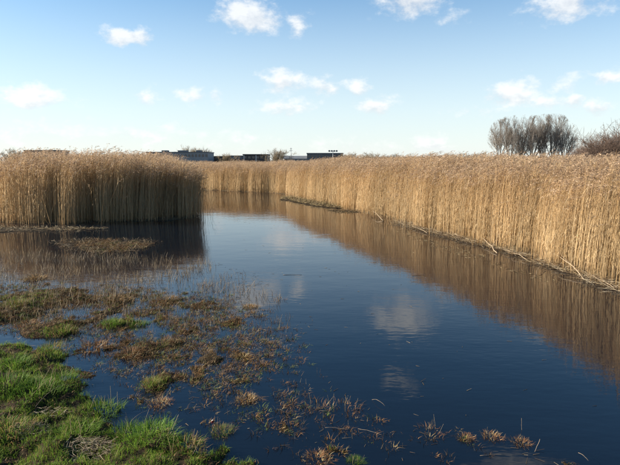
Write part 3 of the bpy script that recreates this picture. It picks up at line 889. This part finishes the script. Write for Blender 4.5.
# single stalks and sticks one can point at
def stick(name, a, b, r0, r1, label, cat, mat, bendz=.02, z0=.02, z1=.04, seed=0, twigs=0):
    r = np.random.default_rng(900 + seed)
    A = np.array([*gp(*a), z0]); B3 = np.array([*b]) if len(b) == 3 else np.array([*gp(*b), z1])
    n = 7
    t = np.linspace(0, 1, n)[:, None]
    pts = A * (1 - t) + B3 * t
    r0, r1 = r0 * .42, r1 * .42
    if len(b) == 2: B3[2] *= .6
    ln = np.linalg.norm(B3 - A)
    pts[1:-1] += r.normal(0, .011, (n - 2, 3)) * ln * np.array([1, 1, .5])
    pts[:, 2] += (np.sin(t[:, 0] * pi) * bendz)
    bg_ = Bag()
    tube(bg_, pts, np.linspace(r0, r1, n), (.5, .4, .28), 6)
    o_ = link(name, bg_.mesh(name, mat, True))
    for q in range(twigs):
        k = r.integers(2, n - 1)
        d = norm(pts[k] - pts[k - 1]) + r.normal(0, .5, 3) + np.array([0, 0, .25])
        d = d / np.linalg.norm(d)
        l = ln * r.uniform(.12, .3)
        tp = np.array([pts[k] + d * l * f + np.array([0, 0, .03 * f * f]) for f in (0, .35, .7, 1)])
        b2 = Bag(); tube(b2, tp, np.linspace(r1 * .9, r1 * .35, 4), (.5, .4, .28), 5)
        link('twig', b2.mesh('twig', mat, True), o_)
    return tag(o_, label, cat, 'fallen sticks along the water' if cat == 'branch' else 'loose stalks in the foreground')
def up3(px, py, Y): return at(px, py, Y)
g0 = gp(568, 268)
stick('fallen_branch', (497, 254), (481, 242), .035, .022, 'thick pale branch end jutting from the reed foot', 'branch', M_WOOD, .03, .03, .14, 1, 1)
stick('fallen_branch', (584, 281), (549, 260), .028, .012, 'long bleached branch lying along the bank near right edge', 'branch', M_WOOD, .12, .03, .20, 2, 3)
stick('fallen_branch', (566, 271), tuple(at(577, 252, g0[1] + .1)), .014, .006, 'thin branch poking up in front of the reeds', 'branch', M_WOOD, .0, .0, .0, 3, 1)
stick('fallen_branch', (463, 241), (447, 232), .020, .010, 'slim pale branch near the middle of the right bank', 'branch', M_WOOD, .05, .03, .10, 4, 1)
stick('fallen_branch', (547, 266), (533, 278), .014, .007, 'thin stick dipping into the water from the bank', 'branch', M_WOOD, .03, .12, .01, 5, 0)
stick('fallen_branch', (614, 290), (590, 279), .020, .010, 'grey stick at the right frame edge of the bank', 'branch', M_WOOD, .04, .03, .08, 6, 2)
stick('fallen_branch', (528, 262), (503, 252), .018, .010, 'bleached stick lying between the two large branches', 'branch', M_WOOD, .05, .04, .08, 7, 2)
stick('fallen_branch', (427, 234), (412, 228), .018, .010, 'short pale stick at the far end of the litter line', 'branch', M_WOOD, .04, .03, .06, 8, 0)
stick('fallen_branch', (383, 221), (372, 215), .03, .015, 'whitish broken stick at the foot of the reeds before the spit', 'branch', M_WOOD, .08, .02, .20, 9, 2)
stick('floating_twig', (283, 275), (302, 275), .010, .006, 'dark twig floating alone on the open water', 'twig', M_DARKWOOD, .004, .004, .006, 10, 0)
stick('floating_twig', (246, 286), (262, 284), .006, .004, 'dark thin twig floating at the outer edge of the stems', 'twig', M_DARKWOOD, .008, .004, .008, 11, 1)
stick('floating_twig', (412, 276), (424, 275), .008, .005, 'tiny twig floating on the brown reed reflection', 'twig', M_DARKWOOD, .005, .004, .006, 12, 0)
stick('dry_stalk', (128, 432), (150, 420), .004, .002, 'long pale stalk leaning out over the water from the bank', 'stalk', M_WOOD, .04, .06, .10, 13, 0)
stick('dry_stalk', (36, 418), (70, 398), .004, .002, 'pale grass stalk lying across the largest tussock', 'stalk', M_WOOD, .06, .12, .16, 14, 0)
stick('dry_stalk', (358, 429), (384, 436), .003, .002, 'pale stalk floating in dark water below the weed raft', 'stalk', M_WOOD, .005, .004, .005, 15, 0)
stick('dry_stalk', (352, 430), (325, 428), .003, .002, 'second pale stalk floating left of the first in dark water', 'stalk', M_WOOD, .005, .004, .005, 16, 0)
stick('dry_stalk', (372, 400), (385, 408), .003, .002, 'bent stalk at the tip of the weed raft', 'stalk', M_WOOD, .03, .004, .02, 17, 0)
stick('dry_stalk', (480, 456), (505, 455), .0025, .002, 'thin stalk floating just below the row of orange sprigs', 'stalk', M_WOOD, .004, .004, .005, 18, 0)
stick('dry_stalk', (578, 458), (588, 465), .003, .002, 'pale stalk lying on the dark mound at lower right', 'stalk', M_WOOD, .012, .05, .04, 19, 0)
gz = gp(522, 425)
stick('dry_stalk', (522, 430), tuple(at(521.5, 418, gp(522, 430)[1])), .003, .002, 'single upright stalk standing in dark water at lower right', 'stalk', M_WOOD, .0, -.02, 0, 20, 0)
gz = gp(533, 450)
stick('dry_stalk', (534, 452), tuple(at(540, 439, gz[1])), .003, .004, 'short pale stub leaning right beside the last orange sprig', 'stalk', M_WOOD, .0, -.02, 0, 21, 0)
# small red scrap
bg_ = Bag()
x, y = gp(212, 425)
a = np.linspace(0, 2 * pi, 9)[:-1]
prof = [(0, .004), (.018, .013), (.045, .017), (.062, .012), (.070, .004)]
V = [(r_ * cos(t), r_ * .6 * sin(t), z_) for z_, r_ in prof for t in a]
Q = [(i * 8 + k, i * 8 + (k + 1) % 8, (i + 1) * 8 + (k + 1) % 8, (i + 1) * 8 + k) for i in range(4) for k in range(8)]
bg_.add(V, Q=np.array(Q))
M_RED = solid('dark_red_scrap', (.12, .012, .018), .4, .3, 60)
M_WHITE = solid('pale_scrap', (.72, .68, .62), .6, .15, 60)
zsc = .6
e = empty('red_scrap', (x, y, max(.0, float(bank_h(np.array([x]), np.array([y]))[0])) + .015), .3)
e.rotation_euler = (.2, .25, .3); e.scale = (zsc, zsc, zsc)
tag(e, 'small dark red scrap with a pale rim lodged among dead stems', 'scrap')
link('body', bg_.mesh('body', M_RED, True), e)
b2 = Bag(); tube(b2, [(-.014, -.004, .052), (-.012, -.006, .066), (-.002, -.006, .076), (.010, -.004, .070)], [.004, .006, .006, .003], (1, 1, 1), 6)
link('rim', b2.mesh('rim', M_WHITE, True), e)

# ------------------------------------------------------------------ trees
def grow_tree(seed, H=18.0, spread=.42, limbs=6, fork=.16, twig=1.0, col=(.20, .175, .145), dense=1.0, upward=.32):
    r = np.random.default_rng(seed)
    big, small = [], []
    def branch(p, d, L, rad, lev):
        n = 5 if lev < 2 else 3
        pts, dirs = [p], []
        for i in range(n):
            d = d + r.normal(0, .10 + .03 * lev, 3) + np.array([0, 0, upward * (.10 if lev == 0 else .16)])
            d = d / np.linalg.norm(d)
            q = pts[-1] + d * L / n
            if lev and ((q[0] ** 2 + q[1] ** 2) / (H * .32) ** 2 + ((q[2] - H * .56) / (H * .45)) ** 2) > 1: break
            pts.append(q); dirs.append(d)
        rad1 = rad * (.35 if lev else .5)
        n = len(dirs)
        if n == 0: return
        for i in range(n):
            ra, rb = lerp(rad, rad1, i / n), lerp(rad, rad1, (i + 1) / n)
            (big if lev <= 1 else small).append((pts[i], pts[i + 1], ra, rb))
        if lev >= 4 or (lev >= 2 and pts[-1][2] < H * .3): return
        nch = [0, 16, 9, 5][lev] if lev else 0
        nch = int(round(nch * dense))
        for c_ in range(nch):
            t = r.uniform(.30 if lev == 1 else .15, 1.0)
            k_ = min(int(t * n), n - 1); f = t * n - k_
            q = pts[k_] * (1 - f) + pts[k_ + 1] * f
            side = r.normal(0, 1, 3); side -= dirs[k_] * (side @ dirs[k_]); side /= np.linalg.norm(side)
            ang = r.uniform(.30, .75)
            dd = dirs[k_] * cos(ang) + side * sin(ang)
            branch(q, dd, L * r.uniform(.26, .46) * (1.15 - .45 * t), max(rad * .42 * (1 - .5 * t), .012 * twig), lev + 1)
    # trunk
    p = np.array([0, 0, -.3]); d = np.array([r.normal(0, .03), r.normal(0, .03), 1])
    th = H * fork; rad = H * .017
    t1 = p + d * th
    big.append((p, t1, rad * 1.25, rad))
    for i in range(limbs):
        a = i * 2 * pi / limbs + r.normal(0, .3)
        sp = spread * r.uniform(.35, 1.1)
        dd = np.array([cos(a) * sp, sin(a) * sp, 1.0]); dd /= np.linalg.norm(dd)
        z = r.uniform(.5, 1.0)
        branch(p + d * th * z, dd, (H - th) * r.uniform(.85, 1.1), rad * r.uniform(.45, .7), 1)
    def mk(segs, nm, sides, cc):
        bg_ = Bag()
        A = np.array([s[0] for s in segs]); B = np.array([s[1] for s in segs])
        prisms(bg_, A, B, np.array([s[2] for s in segs]), np.array([s[3] for s in segs]), np.array(cc) * r.uniform(.8, 1.15, (len(segs), 1)), sides)
        return bg_.mesh(nm, M_BARK)
    return mk(big, 'trunk', 6, col), mk(small, 'crown', 3, np.array(col) * np.array([1.0, .92, .85]))
TREES = [grow_tree(40 + i, 18.5, .55, 10, .13, 1.3, (.215, .20, .18)) for i in range(4)]
TSPOT = [(501, 121, 205, .93, 'leftmost bare tree of the tall clump, leaning outward'),
         (511, 117, 200, 1.0, 'second bare tree from the left in the tall clump'),
         (523, 116, 206, 1.0, 'third bare tree from the left in the tall clump'),
         (534, 117, 199, 1.0, 'bare tree in the middle of the tall clump'),
         (545, 116, 204, 1.0, 'fifth bare tree from the left in the tall clump'),
         (556, 115, 200, 1.0, 'second bare tree from the right in the tall clump'),
         (566, 119, 206, .95, 'rightmost bare tree of the tall clump, twigs against blue sky')]
for i, (px, py, Yd, s_, lab) in enumerate(TSPOT):
    top = at(px, py, Yd)
    e = empty('bare_tree', (top[0], Yd, .05), i * 2.1)
    zs = (top[2] + .3) / 18.0
    e.scale = (zs * s_ * .92, zs * s_ * .92, zs)
    tag(e, lab, 'tree', 'clump of tall bare trees behind the right reeds')
    tm, cm = TREES[i % 4]
    link('trunk', tm, e); link('crown', cm, e)
# shrubs and scrub: many stems from the ground
def grow_shrub(seed, H=5.0, W=5.0, stems=26, col=(.17, .105, .075), fine=.012):
    r = np.random.default_rng(seed)
    A_, B_, R1, R2 = [], [], [], []
    a2, b2, r1, r2 = [], [], [], []
    for i in range(stems):
        p = np.array([r.normal(0, W * .10), r.normal(0, W * .10), -.1])
        ang = r.uniform(0, 2 * pi); sp = r.uniform(0, .75)
        d = np.array([cos(ang) * sp * W / H, sin(ang) * sp * W / H, 1.0])
        L = H * r.uniform(.75, 1.0) * (1 - .25 * sp)
        n = 5
        for k in range(n):
            q = p + d * L / n * np.array([1, 1, 1]) ; d = d + r.normal(0, .09, 3)
            ra = .020 * H / 5 * (1 - k / n * .75); rb = .020 * H / 5 * (1 - (k + 1) / n * .75)
            A_.append(p); B_.append(q); R1.append(ra); R2.append(rb)
            for c_ in range(7):
                f = r.random(); o0 = p * (1 - f) + q * f
                dd = norm(d) * .7 + r.normal(0, .45, 3) + np.array([0, 0, .3]); dd /= np.linalg.norm(dd)
                l = H * r.uniform(.10, .24)
                m = o0 + dd * l
                a2.append(o0); b2.append(m); r1.append(fine * 1.2); r2.append(fine * .8)
                for z in range(3):
                    f2 = r.uniform(.3, 1); o1 = o0 * (1 - f2) + m * f2
                    d3 = dd + r.normal(0, .4, 3); d3 /= np.linalg.norm(d3)
                    a2.append(o1); b2.append(o1 + d3 * l * .6); r1.append(fine * .8); r2.append(fine * .4)
            p = q
    x1 = Bag(); prisms(x1, A_, B_, np.array(R1), np.array(R2), np.array(col) * r.uniform(.8, 1.2, (len(A_), 1)), 4)
    x2 = Bag(); prisms(x2, a2, b2, np.array(r1), np.array(r2), np.array(col) * np.array([1.1, 1, .95]) * r.uniform(.75, 1.25, (len(a2), 1)), 3)
    return x1.mesh('stems', M_BARK), x2.mesh('crown', M_BARK)
SH_R = [grow_shrub(70 + i, 5, 5, 70, (.135, .105, .085), .011) for i in range(3)]
SH_G = [grow_shrub(80 + i, 5, 6, 24, (.20, .175, .12), .02) for i in range(3)]
SHR = [(SH_R, 612, 137, 75, 1.3, 'big reddish brown bare bush at the right frame edge'),
       (SH_R, 598, 143, 80, 1.1, 'reddish bush left of the big one at the frame edge'),
       (SH_R, 587, 150, 85, 1.2, 'low russet bush tapering down toward the tall trees'),
       (SH_R, 630, 133, 78, 1.4, 'russet bush cut off by the right frame edge'),
       (SH_R, 579, 155, 95, 1.2, 'lowest scrub bush just right of the tall trees'),
       (SH_G, 276, 150.5, 260, 1.5, 'rounded olive brown bush between the far buildings'),
       (SH_G, 190, 148, 330, 1.3, 'left bare treetop showing over the long pale building'),
       (SH_G, 203, 149, 335, 1.1, 'right bare treetop showing over the long pale building'),
       (SH_G, 352, 154, 240, 1.6, 'low scrub bush right of the grey flat roofed building'),
       (SH_G, 371, 153.5, 245, 1.8, 'scrub bush in front of the long dark roof, left one'),
       (SH_G, 396, 154.5, 240, 1.8, 'scrub bush in front of the long dark roof, right one'),
       (SH_G, 450, 154.5, 230, 1.8, 'hazy scrub bush midway toward the tall trees'),
       (SH_G, 478, 153, 225, 1.7, 'scrub bush just left of the tall trees'),
       (SH_G, 12, 150, 200, 1.5, 'scrub bush at the far left above the reeds'),
       (SH_G, 226, 154.5, 300, 1.6, 'thin scrub above the low dark shed roof'),
       (SH_G, 130, 154, 280, 2.0, 'scrub bush left of the long pale building')]
for i, (ms, px, py, Yd, s_, lab) in enumerate(SHR):
    top = at(px, py, Yd)
    e = empty('bare_bush', (top[0], Yd, .05), i * 1.3)
    zs = top[2] / 4.9
    e.scale = (zs * s_, zs * s_, zs)
    tag(e, lab, 'bush', 'bare bushes along the horizon')
    sm, cm = ms[i % 3]
    tag(link('stems', sm, e), kind='stuff'); tag(link('crown', cm, e), kind='stuff')

# ------------------------------------------------------------------ far buildings
M_WALLP = solid('pale_cladding', (.24, .25, .255), .7, .1, .3)
M_WALLG = solid('grey_cladding', (.14, .145, .15), .7, .12, .3)
M_WALLD = solid('dark_brick', (.075, .065, .06), .8, .2, .4)
M_WALLB = solid('blue_grey_cladding', (.15, .175, .20), .6, .1, .3)
M_ROOF = solid('dark_roof', (.05, .05, .055), .7, .2, .5)
M_ROOFP = solid('grey_roof', (.13, .135, .14), .6, .1, .5)
M_GLASS = solid('window_glass', (.03, .035, .045), .08, .1, .5, .6)
M_METAL = solid('grey_metal', (.16, .17, .18), .45, .1, 3, .4, 0, .6)
M_TRIM = solid('white_trim', (.45, .45, .43), .6, .05)
def building(name, x0p, x1p, topp, Yd, depth, wall, roof, label, rows=2, cols=10, pitched=False, trim=False):
    a, b_ = at(x0p, topp, Yd), at(x1p, topp, Yd)
    W = b_[0] - a[0]; H = a[2] - .28
    e = empty(name, ((a[0] + b_[0]) / 2, Yd, 0.0))
    tag(e, label, 'building', 'buildings on the horizon')
    hw = W / 2
    wallH = H - (.5 if not pitched else min(2.2, H * .3))
    bg_ = Bag(); box(bg_, -hw, hw, 0, depth, 0, wallH)
    link('wall', bg_.mesh('wall', wall, False), e)
    bg_ = Bag()
    if pitched:
        o = .4
        V = [(-hw - o, -o, wallH), (hw + o, -o, wallH), (hw + o, depth + o, wallH), (-hw - o, depth + o, wallH), (-hw - o, depth / 2, H), (hw + o, depth / 2, H)]
        bg_.add(V, T=np.array([(0, 4, 3), (1, 2, 5)]), Q=np.array([(0, 1, 5, 4), (2, 3, 4, 5), (3, 2, 1, 0)]))
    else:
        box(bg_, -hw - .25, hw + .25, -.25, depth + .25, wallH, H)
    link('roof', bg_.mesh('roof', roof, False), e)
    rh = wallH / rows
    wb = Bag(); box(wb, -.5, .5, -.06, .02, 0, 1)
    wm = wb.mesh('window', M_GLASS, False)
    for r_ in range(rows):
        for c_ in range(cols):
            x = -hw + (c_ + .5) * W / cols
            o_ = link('window', wm, e, (x, 0, r_ * rh + rh * .35))
            o_.scale = (W / cols * .62, 1, rh * .42)
    if trim:
        pb = Bag(); box(pb, -.25, .25, -.12, .0, 0, wallH - .1)
        pm = pb.mesh('pillar', M_TRIM, False)
        for c_ in range(trim):
            link('pillar', pm, e, (-hw + (c_ + .02) * W / (trim - 1) * .96 + .4, -.02, 0))
    return e, W, H
building('flat_roofed_building', 24, 58, 149.5, 300, 14, M_WALLG, M_ROOF, 'low dark flat roofed building at the far left above the reeds', 2, 9)
bE, bW, bH = building('long_building', 146, 208, 151.3, 300, 18, M_WALLP, M_ROOFP, 'long pale grey building with flat roof behind the left reeds', 2, 18)
building('low_shed', 206, 240, 155.6, 320, 14, M_WALLD, M_ROOF, 'low dark shed right of the long pale building', 1, 8)
building('blue_hall', 230, 245, 155.0, 312, 12, M_WALLB, M_ROOFP, 'small blue grey hall half hidden behind the dark building', 1, 4)
building('dark_building', 243, 268, 153.6, 300, 14, M_WALLD, M_ROOF, 'dark flat roofed building with pale corner posts', 2, 6, False, 3)
building('pale_house', 284, 312, 155.2, 310, 12, M_WALLB, M_ROOFP, 'pale low building with blue grey roof beside the thin mast', 1, 8, True)
building('grey_block', 307, 343, 152.4, 305, 16, M_WALLG, M_ROOFP, 'grey flat roofed block at the centre of the horizon', 2, 10)
building('long_shed', 366, 428, 156.6, 320, 16, M_WALLD, M_ROOF, 'long dark shed roof showing just over the right reeds', 1, 14)
building('white_house', 430, 452, 157.6, 330, 10, M_WALLG, M_ROOF, 'barely visible low dark roof right of the long shed', 1, 5, True)
# rooftop plant on the pale building
for dx, w_ in ((-8, 3.2), (2, 5), (11, 2.6)):
    pb = Bag(); box(pb, -w_ / 2, w_ / 2, 4, 8, bH, bH + .9)
    link('roof_unit', pb.mesh('roof_unit', M_WALLG, False), bE, (dx, 0, 0))
# masts
def mast(px, top, Yd, label, floods):
    t = at(px, top, Yd)
    e = empty('floodlight_mast' if floods else 'radio_mast', (t[0], Yd, 0))
    tag(e, label, 'mast')
    bg_ = Bag(); tube(bg_, [(0, 0, 0), (0, 0, t[2] * .5), (0, 0, t[2])], [.22, .17, .10], (1, 1, 1), 8)
    link('pole', bg_.mesh('pole', M_METAL, True), e)
    if floods:
        bg_ = Bag(); box(bg_, -2.6, 2.6, -.15, .15, t[2] - .1, t[2] + .15)
        link('crossbar', bg_.mesh('crossbar', M_METAL, False), e)
        for k_ in range(4):
            bg_ = Bag(); box(bg_, -.42, .42, -.5, -.16, t[2] - .45, t[2] + .45)
            link('lamp_head', bg_.mesh('lamp_head', M_METAL, False), e, (-2.0 + k_ * 1.33, 0, 0))
    else:
        for zz, ww in ((.82, .9), (.92, .6)):
            bg_ = Bag(); box(bg_, -ww, ww, -.08, .08, t[2] * zz, t[2] * zz + .16)
            link('antenna_bar', bg_.mesh('antenna_bar', M_METAL, False), e)
mast(333, 151.0, 295, 'floodlight mast with a flat head above the grey block', True)
mast(291, 147.5, 295, 'thin mast rising over the pale low building', False)
